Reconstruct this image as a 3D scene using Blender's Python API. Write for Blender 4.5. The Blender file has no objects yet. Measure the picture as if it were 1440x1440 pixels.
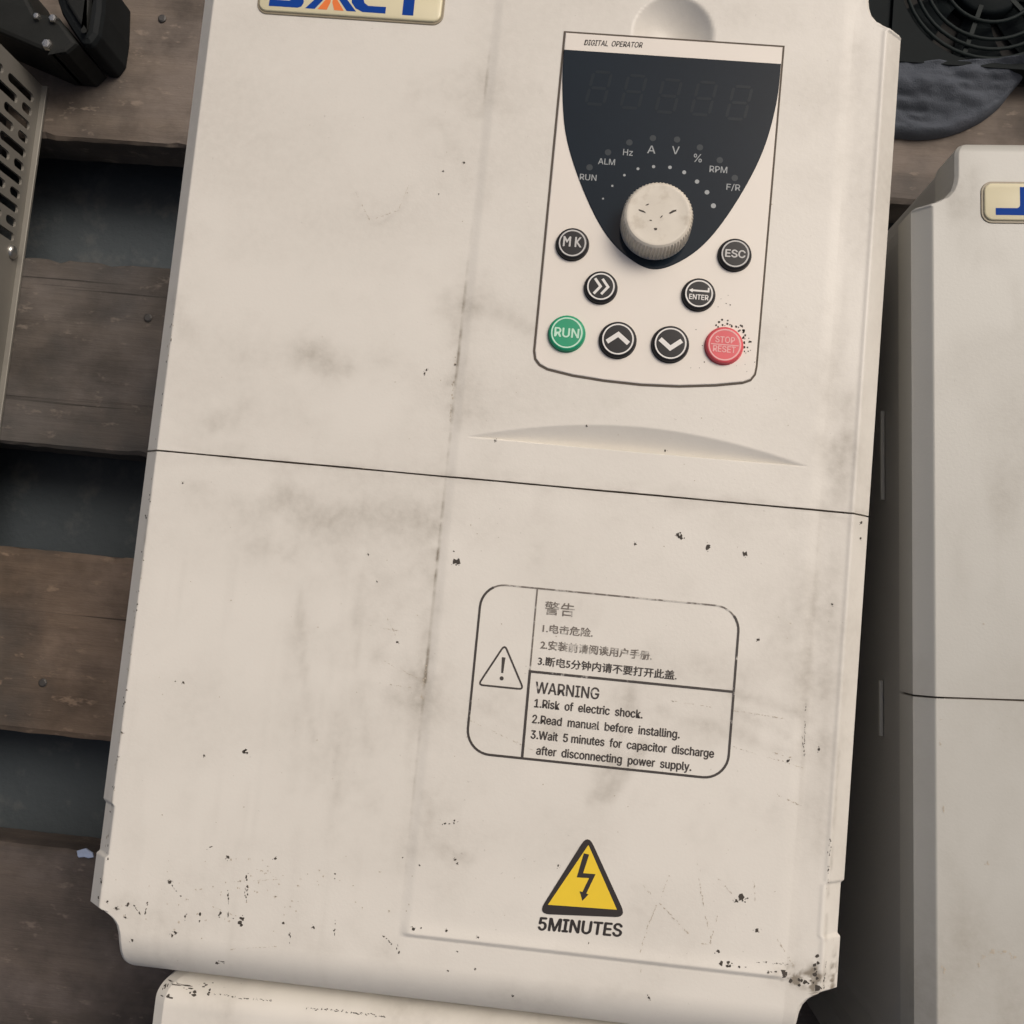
import bpy, bmesh, math, random
import numpy as np
from mathutils import Vector, Matrix

random.seed(7)
S = bpy.context.scene
COL = S.collection
R = math.radians

# ------------------------------------------------------------------ camera
H = 160.0                                   # mm: height of the front covers above the pallet boards
CAMX, CAMY, CAMD = 132.42, -35.06, 311.09   # mm, seen from the seam's left end on the cover
ROT = ((0.99435005, -0.0916839, 0.05349804),
       (0.09594208, 0.99189013, -0.08336119),
       (-0.0454213, 0.08802291, 0.99508234))
cd = bpy.data.cameras.new('camera')
cam = bpy.data.objects.new('camera', cd)
COL.objects.link(cam)
mw = Matrix(ROT).to_4x4()
mw.translation = Vector((CAMX, CAMY, CAMD + H)) * 0.001
cam.matrix_world = mw
cd.sensor_width = 36.0
cd.lens = 36.0
cd.clip_start = 0.01
cd.clip_end = 200.0
S.camera = cam

# ------------------------------------------------------------------ sky and sun
SUN_EL, SUN_AZ = R(55), R(46)               # azimuth clockwise from +Y (top of the picture)
w = bpy.data.worlds.new('World')
S.world = w
w.use_nodes = True
nt = w.node_tree
sky = nt.nodes.new('ShaderNodeTexSky')
sky.sky_type = 'NISHITA'
sky.sun_disc = False
sky.sun_elevation = SUN_EL
sky.sun_rotation = SUN_AZ
sky.dust_density = 8.0
sky.air_density = 0.7
sky.ozone_density = 0.3
bg = nt.nodes['Background']
nt.links.new(sky.outputs[0], bg.inputs[0])
bg.inputs[1].default_value = 0.075
sd = bpy.data.lights.new('sun', 'SUN')
sd.energy = 1.4
sd.angle = R(26)
sd.color = (1.0, 0.935, 0.84)
sun = bpy.data.objects.new('sun', sd)
COL.objects.link(sun)
dvec = Vector((math.sin(SUN_AZ) * math.cos(SUN_EL), math.cos(SUN_AZ) * math.cos(SUN_EL), math.sin(SUN_EL)))
sun.rotation_euler = dvec.to_track_quat('Z', 'Y').to_euler()
sun.location = dvec * 3
S.view_settings.view_transform = 'Standard'
S.view_settings.look = 'None'
S.view_settings.gamma = 1.0
S.view_settings.exposure = 0.06
S.view_settings.use_curve_mapping = False


# ------------------------------------------------------------------ helpers
def px(x, y, z=0.0):
    """where the line of sight of a photograph pixel meets the height z (mm above the cover face)"""
    r = Matrix(ROT) @ Vector(((x - 720) / 1440, -(y - 720) / 1440, -1.0))
    k = (CAMD - z) / -r.z
    return (CAMX + r.x * k, CAMY + r.y * k)


FONT = None
try:
    FONT = bpy.data.fonts.load(bpy.utils.system_resource('DATAFILES', path='fonts') + '/Inter.woff2')
except Exception:
    FONT = None


def tag(o, label=None, cat=None, group=None, kind=None):
    for k, v in (('label', label), ('category', cat), ('group', group), ('kind', kind)):
        if v:
            o[k] = v
    return o


def empty(name, loc=(0, 0, 0), rz=0.0):
    o = bpy.data.objects.new(name, None)
    o.empty_display_size = 0.02
    COL.objects.link(o)
    o.location = [c * 0.001 for c in loc]
    o.rotation_euler.z = rz
    return o


def obj_from(name, verts, faces, mats, parent=None, fm=None, smooth=False, z=0.0, attr=None):
    """verts in mm"""
    me = bpy.data.meshes.new(name)
    me.from_pydata([(v[0] * .001, v[1] * .001, v[2] * .001) for v in verts], [], faces)
    if not isinstance(mats, (list, tuple)):
        mats = [mats]
    for m in mats:
        me.materials.append(m)
    if fm is not None:
        me.polygons.foreach_set('material_index', fm)
    if smooth:
        me.polygons.foreach_set('use_smooth', [True] * len(me.polygons))
    if attr is not None:
        a = me.attributes.new('dirt_falloff', 'FLOAT', 'POINT')
        a.data.foreach_set('value', np.asarray(attr, dtype=np.float32))
    me.update()
    o = bpy.data.objects.new(name, me)
    COL.objects.link(o)
    if parent is not None:
        o.parent = parent
    o.location.z = z * .001
    return o


class MB:
    """collects geometry in mm with a material index per face"""
    def __init__(self):
        self.v, self.f, self.m = [], [], []

    def add(self, verts, faces, mi=0):
        n = len(self.v)
        self.v += [tuple(a) for a in verts]
        self.f += [tuple(i + n for i in q) for q in faces]
        self.m += [mi] * len(faces)

    def poly(self, pts, z, mi=0):
        zz = (lambda a, b: z) if not callable(z) else z
        self.add([(a, b, zz(a, b)) for a, b in pts], [tuple(range(len(pts)))], mi)

    def prism(self, pts, z0, z1, mi=0, bev=0.0):
        n = len(pts)
        if area(pts) < 0:
            pts = pts[::-1]
        loops = [(pts, z0)]
        if bev > 0:
            loops.append((pts, z1 - bev))
            loops.append((inset(pts, bev * .3), z1 - bev * .3))
            loops.append((inset(pts, bev), z1))
        else:
            loops.append((pts, z1))
        vs, fs = [], []
        for p, zz in loops:
            vs += [(a, b, zz) for a, b in p]
        for k in range(len(loops) - 1):
            for i in range(n):
                j = (i + 1) % n
                fs.append((k * n + i, k * n + j, (k + 1) * n + j, (k + 1) * n + i))
        top = (len(loops) - 1) * n
        fs.append(tuple(range(top, top + n)))
        fs.append(tuple(range(n - 1, -1, -1)))
        self.add(vs, fs, mi)

    def box(self, x0, x1, y0, y1, z0, z1, mi=0, bev=0.0):
        self.prism([(x0, y0), (x1, y0), (x1, y1), (x0, y1)], z0, z1, mi, bev)

    def ribbon(self, pts, wd, z, closed=False, mi=0):
        n = len(pts)
        P = [Vector((a, b)) for a, b in pts]
        L_, R_ = [], []
        for i in range(n):
            a = P[i - 1] if (i > 0 or closed) else P[i]
            b = P[(i + 1) % n] if (i < n - 1 or closed) else P[i]
            d1 = (P[i] - a); d2 = (b - P[i])
            if d1.length < 1e-9: d1 = d2
            if d2.length < 1e-9: d2 = d1
            t = (d1.normalized() + d2.normalized())
            t = t.normalized() if t.length > 1e-6 else d1.normalized()
            nn = Vector((-t.y, t.x))
            c = max(0.35, nn.dot(Vector((-d1.normalized().y, d1.normalized().x))))
            o = nn * (wd / 2 / c)
            L_.append(P[i] + o); R_.append(P[i] - o)
        zz = (lambda a, b: z) if not callable(z) else z
        vs = [(p.x, p.y, zz(p.x, p.y)) for p in L_] + [(p.x, p.y, zz(p.x, p.y)) for p in R_]
        fs = []
        for i in range(n if closed else n - 1):
            j = (i + 1) % n
            fs.append((n + i, n + j, j, i))
        self.add(vs, fs, mi)

    def disc(self, c, r, z, mi=0, seg=20):
        zz = z if callable(z) else (lambda a, b: z)
        self.poly([(c[0] + r * math.cos(2 * math.pi * i / seg), c[1] + r * math.sin(2 * math.pi * i / seg)) for i in range(seg)], zz, mi)

    def ring(self, c, r0, r1, z, mi=0, seg=40):
        vs = []
        for r in (r0, r1):
            vs += [(c[0] + r * math.cos(2 * math.pi * i / seg), c[1] + r * math.sin(2 * math.pi * i / seg), z) for i in range(seg)]
        self.add(vs, [(i, seg + i, seg + (i + 1) % seg, (i + 1) % seg) for i in range(seg)], mi)

    def lathe(self, c, prof, seg=40, mi=0, cap=True, rf=None):
        vs, fs = [], []
        for r, z in prof:
            for i in range(seg):
                a = 2 * math.pi * i / seg
                rr = r * (rf(i, z) if rf else 1)
                vs.append((c[0] + rr * math.cos(a), c[1] + rr * math.sin(a), z))
        for k in range(len(prof) - 1):
            for i in range(seg):
                j = (i + 1) % seg
                fs.append((k * seg + i, k * seg + j, (k + 1) * seg + j, (k + 1) * seg + i))
        if cap:
            n = (len(prof) - 1) * seg
            fs.append(tuple(range(n, n + seg)))
        self.add(vs, fs, mi)

    def torus(self, c, r, t, z, mi=0, seg=48, a0=0, a1=2 * math.pi):
        vs, fs = [], []
        full = abs(a1 - a0 - 2 * math.pi) < 1e-6
        n = seg if full else seg + 1
        for i in range(n):
            a = a0 + (a1 - a0) * i / seg
            for k in range(6):
                b = 2 * math.pi * k / 6
                rr = r + t * math.cos(b)
                vs.append((c[0] + rr * math.cos(a), c[1] + rr * math.sin(a), z + t * math.sin(b)))
        for i in range(seg):
            j = (i + 1) % n
            for k in range(6):
                l = (k + 1) % 6
                fs.append((i * 6 + k, j * 6 + k, j * 6 + l, i * 6 + l))
        self.add(vs, fs, mi)

    def text(self, s, p0, p1, cap, z, mi=0, bold=0.0, shear=0.0):
        """one line of lettering from p0 to p1 on its baseline, capital height cap, strokes thickened by bold (mm)"""
        def mesh_of(txt):
            cu = bpy.data.curves.new('lettering', 'FONT')
            cu.body = txt
            if FONT is not None and 'K' not in txt and all(ord(ch) < 256 for ch in txt):
                cu.font = FONT
            cu.size = 1.0
            cu.shear = shear
            cu.resolution_u = 3
            cu.fill_mode = 'FRONT'
            ob = bpy.data.objects.new('lettering', cu)
            COL.objects.link(ob)
            dg = bpy.context.evaluated_depsgraph_get()
            me = bpy.data.meshes.new_from_object(ob.evaluated_get(dg))
            vs = [v.co.copy() for v in me.vertices]
            fs = [tuple(p.vertices) for p in me.polygons]
            bpy.data.objects.remove(ob); bpy.data.curves.remove(cu); bpy.data.meshes.remove(me)
            return vs, fs
        vs, fs = mesh_of(s)
        if not vs:
            return
        x0 = min(v.x for v in vs); x1 = max(v.x for v in vs)
        if all(ord(ch) < 256 for ch in s):
            ch = max(v.y for v in mesh_of('H')[0])
        else:
            ch = max(v.y for v in vs)
        d = Vector((p1[0] - p0[0], p1[1] - p0[1]))
        sx = d.length / (x1 - x0)
        t = d.normalized(); nrm = Vector((-t.y, t.x))
        sy = cap / ch
        zz = z if callable(z) else (lambda a, b: z)
        offs = [(0, 0)] if bold <= 0 else [(-bold, 0), (bold, 0), (0, -bold * .7), (0, bold * .7)]
        for k, (ox, oy) in enumerate(offs):
            out = []
            for v in vs:
                q = Vector(p0) + t * ((v.x - x0) * sx + ox) + nrm * (v.y * sy + oy)
                out.append((q.x, q.y, zz(q.x, q.y) + .008 * k))
            self.add(out, fs, mi)

    def build(self, name, mats, parent=None, smooth=False, z=0.0):
        return obj_from(name, self.v, self.f, mats, parent, self.m, smooth, z)


def area(p):
    return .5 * sum(p[i - 1][0] * p[i][1] - p[i][0] * p[i - 1][1] for i in range(len(p)))


def inset(pts, d):
    n = len(pts); out = []
    for i in range(n):
        a, b, c = Vector(pts[i - 1]), Vector(pts[i]), Vector(pts[(i + 1) % n])
        e1 = (b - a).normalized(); e2 = (c - b).normalized()
        n1 = Vector((-e1.y, e1.x)); n2 = Vector((-e2.y, e2.x))
        m = n1 + n2
        m = m.normalized() if m.length > 1e-6 else n1
        k = d / max(.4, m.dot(n1))
        out.append(tuple(b + m * k))
    return out


def rrect(x0, x1, y0, y1, r, seg=8):
    out = []
    for cx, cy, a in ((x1 - r, y1 - r, 0), (x0 + r, y1 - r, 90), (x0 + r, y0 + r, 180), (x1 - r, y0 + r, 270)):
        for i in range(seg + 1):
            t = R(a + 90 * i / seg)
            out.append((cx + r * math.cos(t), cy + r * math.sin(t)))
    return out


def rpoly(pts, r, seg=5):
    """round the corners of a convex polygon"""
    n = len(pts); out = []
    for i in range(n):
        a, b, c = Vector(pts[i - 1]), Vector(pts[i]), Vector(pts[(i + 1) % n])
        d1 = (a - b).normalized(); d2 = (c - b).normalized()
        ang = d1.angle(d2)
        k = min(r / math.tan(ang / 2), (a - b).length * .45, (c - b).length * .45)
        s, e = b + d1 * k, b + d2 * k
        for j in range(seg + 1):
            t = j / seg
            out.append(tuple(s * (1 - t) ** 2 + b * 2 * t * (1 - t) + e * t * t))
    return out


def catmull(pts, seg=6, closed=False):
    n = len(pts); out = []
    P = [Vector(p) for p in pts]
    rng = range(n if closed else n - 1)
    for i in rng:
        if closed:
            p0, p1, p2, p3 = P[i - 1], P[i], P[(i + 1) % n], P[(i + 2) % n]
        else:
            p0, p1, p2, p3 = P[max(i - 1, 0)], P[i], P[i + 1], P[min(i + 2, n - 1)]
        for k in range(seg):
            t = k / seg
            q = .5 * ((2 * p1) + (p2 - p0) * t + (2 * p0 - 5 * p1 + 4 * p2 - p3) * t * t + (-p0 + 3 * p1 - 3 * p2 + p3) * t ** 3)
            out.append(tuple(q))
    if not closed:
        out.append(tuple(P[-1]))
    return out


# smooth value noise on arrays, for wear and folds
def vnoise(x, y, seed):
    rs = np.random.RandomState(seed)
    T = rs.rand(256, 256)
    xi = np.floor(x).astype(int); yi = np.floor(y).astype(int)
    fx = x - xi; fy = y - yi
    fx = fx * fx * (3 - 2 * fx); fy = fy * fy * (3 - 2 * fy)
    g = lambda a, b: T[a % 256, b % 256]
    return (g(xi, yi) * (1 - fx) + g(xi + 1, yi) * fx) * (1 - fy) + (g(xi, yi + 1) * (1 - fx) + g(xi + 1, yi + 1) * fx) * fy


def fbm(x, y, seed, o=4):
    s = 0; a = .5
    for k in range(o):
        s = s + a * vnoise(x * 2 ** k + 17.3 * k, y * 2 ** k + 5.1 * k, seed + k)
        a *= .5
    return s / (1 - .5 ** o)


def sstep(a, b, x):
    t = np.clip((x - a) / (b - a), 0, 1)
    return t * t * (3 - 2 * t)


# ------------------------------------------------------------------ materials
def new_mat(name):
    m = bpy.data.materials.new(name)
    m.use_nodes = True
    return m, m.node_tree, m.node_tree.nodes['Principled BSDF']


def nd(t, kind, **kw):
    n = t.nodes.new(kind)
    for k, v in kw.items():
        setattr(n, k, v)
    return n


def noise(t, coord, scale, detail=4, rough=.55, vec=None):
    n = nd(t, 'ShaderNodeTexNoise')
    n.inputs['Scale'].default_value = scale
    n.inputs['Detail'].default_value = detail
    n.inputs['Roughness'].default_value = rough
    if vec:
        mp = nd(t, 'ShaderNodeMapping')
        mp.inputs['Scale'].default_value = vec
        t.links.new(coord, mp.inputs[0])
        coord = mp.outputs[0]
    t.links.new(coord, n.inputs['Vector'])
    return n.outputs['Fac']


def ramp(t, fac, stops):
    r = nd(t, 'ShaderNodeValToRGB')
    el = r.color_ramp.elements
    while len(el) < len(stops):
        el.new(.5)
    for e, (p, c) in zip(el, stops):
        e.position = p
        e.color = (c[0], c[1], c[2], 1) if isinstance(c, (tuple, list)) else (c, c, c, 1)
    t.links.new(fac, r.inputs[0])
    return r.outputs[0]


def mix(t, fac, a, b, mode='MIX'):
    m = nd(t, 'ShaderNodeMix', data_type='RGBA', blend_type=mode)
    for s, v in ((m.inputs[0], fac), (m.inputs[6], a), (m.inputs[7], b)):
        if isinstance(v, (int, float)):
            s.default_value = v
        elif isinstance(v, tuple):
            s.default_value = (*v, 1)
        else:
            t.links.new(v, s)
    return m.outputs[2]


def math_(t, op, a, b=0.0):
    m = nd(t, 'ShaderNodeMath', operation=op)
    for s, v in ((m.inputs[0], a), (m.inputs[1], b)):
        if isinstance(v, (int, float)):
            s.default_value = v
        else:
            t.links.new(v, s)
    return m.outputs[0]


def bump(t, p, h, strength, dist):
    b = nd(t, 'ShaderNodeBump')
    b.inputs['Strength'].default_value = strength
    b.inputs['Distance'].default_value = dist
    t.links.new(h, b.inputs['Height'])
    t.links.new(b.outputs[0], p.inputs['Normal'])


def plastic(name, base, rough=.42, dirt_col=(.235, .205, .16)):
    m, t, p = new_mat(name)
    tc = nd(t, 'ShaderNodeTexCoord').outputs['Object']
    at = nd(t, 'ShaderNodeAttribute', attribute_name='dirt_falloff')
    big = noise(t, tc, 14, 5)
    fine = noise(t, tc, 420, 3)
    c = mix(t, big, tuple(b * .95 for b in base), tuple(min(1, b * 1.04) for b in base))
    # dirt and painted falloff broken up by fine noise
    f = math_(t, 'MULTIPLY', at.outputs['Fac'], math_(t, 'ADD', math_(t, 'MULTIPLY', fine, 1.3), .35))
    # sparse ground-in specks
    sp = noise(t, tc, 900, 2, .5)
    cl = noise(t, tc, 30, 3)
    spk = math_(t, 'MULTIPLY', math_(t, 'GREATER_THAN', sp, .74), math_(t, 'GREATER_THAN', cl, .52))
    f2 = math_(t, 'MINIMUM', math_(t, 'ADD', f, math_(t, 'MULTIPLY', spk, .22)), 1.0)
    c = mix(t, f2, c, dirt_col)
    t.links.new(c, p.inputs['Base Color'])
    rr = math_(t, 'ADD', math_(t, 'MULTIPLY', f2, .3), rough)
    t.links.new(rr, p.inputs['Roughness'])
    bump(t, p, noise(t, tc, 1100, 3), .3, .00012)
    return m


def simple(name, base, rough=.5, metal=0.0, var=.12, scale=120, bmp=0.0, coat=0.0, spec=.5):
    m, t, p = new_mat(name)
    tc = nd(t, 'ShaderNodeTexCoord').outputs['Object']
    n = noise(t, tc, scale, 4)
    c = mix(t, n, tuple(b * (1 - var) for b in base), tuple(min(1, b * (1 + var)) for b in base))
    t.links.new(c, p.inputs['Base Color'])
    p.inputs['Roughness'].default_value = rough
    p.inputs['Metallic'].default_value = metal
    p.inputs['Coat Weight'].default_value = coat
    p.inputs['Specular IOR Level'].default_value = spec
    p.inputs['Coat Roughness'].default_value = .08
    if bmp:
        bump(t, p, noise(t, tc, scale * 6, 3), bmp, .0003)
    return m


CREAM = (.70, .67, .605)
M_cover = plastic('cream_plastic', CREAM)
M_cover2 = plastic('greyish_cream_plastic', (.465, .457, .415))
M_house = plastic('housing_plastic', (.37, .362, .342), .5)
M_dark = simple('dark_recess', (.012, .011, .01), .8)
M_gapline = simple('gap_brown', (.085, .066, .048), .7)
M_pad = simple('keypad_face', (.722, .672, .60), .4, var=.04, scale=60, bmp=.05)
M_display = simple('smoked_window', (.010, .017, .025), .09, var=.15, scale=40, spec=.22)
M_segment = simple('segment_grey', (.0155, .0225, .029), .15, spec=.22)
M_lampdot = simple('lamp_grey', (.038, .046, .052), .4, spec=.2)
M_scale = simple('scale_white', (.30, .32, .325), .5)
M_btn = simple('button_black', (.018, .017, .018), .4, var=.2, bmp=.05, spec=.3)
M_btn_g = simple('button_green', (.006, .29, .14), .38)
M_btn_r = simple('button_red', (.66, .085, .10), .42)
M_white = simple('print_white', (.72, .70, .66), .5)
M_white_d = simple('print_white_worn', (.5, .49, .47), .5)
M_green_l = simple('print_pale_green', (.50, .74, .58), .5)
M_red_l = simple('print_pale_red', (.78, .40, .38), .5)
M_knob_plain = simple('knob_plastic', (.70, .655, .565), .38, var=.05, scale=90, bmp=.08)
def stained(name, base, stain):
    m, t, p = new_mat(name)
    tc = nd(t, 'ShaderNodeTexCoord').outputs['Object']
    n = noise(t, tc, 170, 5, .6)
    n2 = noise(t, tc, 60, 3)
    c = mix(t, ramp(t, n2, [(.35, 0.0), (.7, 1.0)]), base, tuple(b * .86 for b in base))
    c = mix(t, ramp(t, n, [(.52, 0.0), (.70, .5)]), c, stain)
    t.links.new(c, p.inputs['Base Color'])
    t.links.new(ramp(t, n, [(.3, .3), (.7, .6)]), p.inputs['Roughness'])
    bump(t, p, n, .2, .0003)
    return m


M_knob = stained('stained_knob_plastic', (.66, .61, .515), (.36, .30, .22))
M_badge = simple('badge_cream', (.66, .60, .40), .3, var=.05, scale=60, coat=.15)
M_rim = simple('badge_rim', (.26, .22, .15), .45)
M_blue = simple('logo_blue', (.008, .05, .27), .6, spec=.06)
M_orange = simple('logo_orange', (.75, .2, .06), .6, spec=.06)
M_yellow = simple('sticker_yellow', (.80, .56, .03), .42, var=.05)
M_sblack = simple('sticker_black', (.025, .02, .018), .45)


def ink(name, col, wear, seedscale=500):
    """printing worn through to the cream plastic"""
    m, t, p = new_mat(name)
    tc = nd(t, 'ShaderNodeTexCoord').outputs['Object']
    n = noise(t, tc, seedscale, 3, .6)
    n2 = noise(t, tc, 45, 2)
    v = math_(t, 'ADD', math_(t, 'MULTIPLY', n, .7), math_(t, 'MULTIPLY', n2, .5))
    f = ramp(t, v, [(wear, 0.0), (wear + .12, 1.0)])
    c = mix(t, f, tuple(a * .72 for a in CREAM), col)
    t.links.new(c, p.inputs['Base Color'])
    p.inputs['Roughness'].default_value = .5
    return m


M_ink = ink('print_ink', (.045, .037, .032), .36)
M_ink_f = ink('print_ink_faded', (.15, .13, .11), .50)
M_chip = simple('chip_dark', (.055, .046, .037), .8, var=.5, scale=900)
M_scuff = simple('scuff_brown', (.44, .385, .305), .7, var=.3, scale=900)


def wood(name, a, b, seed):
    m, t, p = new_mat(name)
    tc = nd(t, 'ShaderNodeTexCoord').outputs['Object']
    mp = nd(t, 'ShaderNodeMapping')
    mp.inputs['Location'].default_value = (seed * 1.7, seed * .9, seed)
    t.links.new(tc, mp.inputs[0])
    tc = mp.outputs[0]
    g = noise(t, tc, 30, 7, .65, (.22, 3.2, 3))
    g2 = noise(t, tc, 26, 6, .6)
    st = noise(t, tc, 9, 4, .6)
    pit = noise(t, tc, 160, 3, .6, (.6, 1.2, 1))
    big = noise(t, tc, 16, 5, .62, (.8, 1.5, 1))
    crk = noise(t, tc, 22, 5, .7, (.10, 7, 3))
    c = mix(t, ramp(t, g, [(.3, 0.0), (.7, 1.0)]), a, b)
    c = mix(t, ramp(t, big, [(.46, 0.0), (.62, .75)]), c, tuple(x * 1.25 for x in (b[0] * .9, b[1] * .93, b[2])))
    c = mix(t, ramp(t, g2, [(.44, 0.0), (.66, .75)]), c, tuple(x * .42 for x in a))
    c = mix(t, ramp(t, st, [(.50, 0.0), (.66, .7)]), c, (.040, .042, .043))
    c = mix(t, ramp(t, crk, [(.66, 0.0), (.70, .85)]), c, tuple(x * .25 for x in a))
    c = mix(t, ramp(t, pit, [(.62, 0.0), (.72, .7)]), c, tuple(x * 1.5 for x in b))
    t.links.new(c, p.inputs['Base Color'])
    p.inputs['Roughness'].default_value = .78
    h = math_(t, 'ADD', g, math_(t, 'MULTIPLY', pit, .5))
    bump(t, p, h, .55, .0016)
    return m


# ------------------------------------------------------------------ ground
def build_ground():
    m, t, p = new_mat('dirty_concrete')
    tc = nd(t, 'ShaderNodeTexCoord').outputs['Object']
    n = noise(t, tc, 5, 6, .6)
    n2 = noise(t, tc, 45, 5, .65)
    c = mix(t, n, (.042, .055, .068), (.072, .084, .09))
    c = mix(t, ramp(t, n2, [(.52, 0.0), (.72, .8)]), c, (.125, .130, .128))
    t.links.new(c, p.inputs['Base Color'])
    p.inputs['Roughness'].default_value = .85
    bump(t, p, n2, .5, .003)
    o = obj_from('ground', [(-20000, -20000, -52), (20000, -20000, -52), (20000, 20000, -52), (-20000, 20000, -52)], [(0, 1, 2, 3)], m)
    tag(o, kind='structure')


build_ground()


# ------------------------------------------------------------------ pallet
def build_pallet():
    root = empty('wooden_pallet', (130, 20, -52))
    tag(root, 'worn brown wooden pallet with spaced dirty boards lying on the dark floor under the machines', 'pallet')
    ox, oy, oz = 130, 20, -52
    tones = [((.075, .062, .052), (.13, .105, .087)),
             ((.095, .075, .060), (.165, .132, .104)),
             ((.072, .061, .052), (.118, .098, .082)),
             ((.095, .067, .047), (.16, .114, .080)),
             ((.070, .056, .047), (.115, .091, .075)),
             ((.055, .046, .038), (.092, .074, .06))]
    ys = [(312, 402, 0), (166, 259, 1), (14.5, 107, 2), (-118, -34.5, 3), (-258, -168.5, 4), (-400, -308, 5)]
    rs = random.Random(3)
    for y0, y1, k in ys:
        mt = wood('board_wood', tones[k][0], tones[k][1], k * 3.1 + 1)
        nx, ny = 220, 6
        X = np.linspace(-430, 690, nx)
        nx = len(X)
        verts, faces = [], []
        sec = [(0, -25), (0, -1.6), (.10, 0), (.5, 0), (.90, 0), (1, -1.6), (1, -25)]
        for i, x in enumerate(X):
            e0 = (rs.random() - .5) * .5 + .8 * math.sin(x * .013 + k * 2); e1 = (rs.random() - .5) * .5 + .7 * math.sin(x * .011 + k * 3)
            c0 = rs.random() ** 14 * 2.2; c1 = rs.random() ** 14 * 2.2
            w_ = .8 * math.sin(x * .006 + k)
            for j, (f, z) in enumerate(sec):
                yy = y0 + (y1 - y0) * f
                if f == .10: yy = y0 + 1.8 + c0
                if f == .90: yy = y1 - 1.8 - c1
                if f == 0: yy = y0 + e0 + (c0 * .6 if z > -10 else 0)
                if f == 1: yy = y1 + e1 - (c1 * .6 if z > -10 else 0)
                zz = z - (c0 * .5 if (f == 0 and z > -10) else 0) - (c1 * .5 if (f == 1 and z > -10) else 0)
                verts.append((x - ox, yy - oy, zz - oz - .6 + w_ * .3))
        n = len(sec)
        for i in range(nx - 1):
            for j in range(n):
                j2 = (j + 1) % n
                faces.append((i * n + j, (i + 1) * n + j, (i + 1) * n + j2, i * n + j2))
        faces.append(tuple(range(n)))
        faces.append(tuple(range((nx - 1) * n + n - 1, (nx - 1) * n - 1, -1)))
        b = obj_from('board', verts, faces, mt, root)
    mt = wood('stringer_wood', (.05, .042, .034), (.09, .07, .055), 9)
    for x in (-400, 95, 590):
        s = MB(); s.box(x - ox, x + 70 - ox, -400 - oy, 402 - oy, .5, 26, bev=1)
        s.build('stringer', mt, root)
    mn = simple('nail_steel', (.10, .095, .09), .55, .7)
    for (nx_, ny_) in ((228, 26), (30, 118), (208, 447), (60, 960)):
        a = px(nx_, ny_, -160)
        q = MB(); q.lathe((a[0] - ox, a[1] - oy), [(2.0, 51), (2.0, 52.2), (1.4, 52.6)], 12)
        q.build('nail', mn, root)


build_pallet()


# ------------------------------------------------------------------ the inverter's covers
NOTCH_T = [(152.6, -1.5), (153.1, -.5), (153.5, 1.8), (154.1, 4.6), (155.3, 7.2), (157.5, 9.2), (159.7, 10.0), (162, 10.4), (200, 10.6)]
NOTCH_B = [(-139.3, -1.5), (-139.75, .4), (-140.1, 3.6), (-140.9, 5.9), (-142.2, 7.7), (-143.9, 9.1), (-146.3, 10.0), (-150, 10.3), (-200, 10.5)]
NOTCH_SHIFT = 0.0
V_TOP, V_BOT = 170.6, -161.0


PLAIN = False                                # the lowest unit has straight sides without notched lips


def edge_in(v, rc=None):
    v = np.asarray(v, float)
    rc = rc or (7.0 if PLAIN else 5.0)
    d = np.maximum(np.interp(v - NOTCH_SHIFT, [a for a, b in NOTCH_T], [b for a, b in NOTCH_T]), np.interp(-v, [-a for a, b in NOTCH_B], [b for a, b in NOTCH_B]))
    if PLAIN:
        d = np.full_like(v, 10.6)
    # recessed clip window in the lip
    d = d + (0 if PLAIN else 1) * .9 * sstep(-108.2, -109.4, v) * (1 - sstep(-123.6, -124.8, v))
    for end, s in ((V_TOP, -1), (V_BOT, 1)):
        k = np.clip((rc - s * (v - end)), 0, rc)
        d = d + rc - np.sqrt(np.maximum(rc * rc - k * k, 0))
    return d


PAN = .34                                     # raised right-hand panel


def arc_v(u):
    t = (u - 151.6) / 51.6
    return 12.9 + 7.6 * (1 - np.clip(np.abs(t), 0, 1) ** 1.9)


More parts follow.
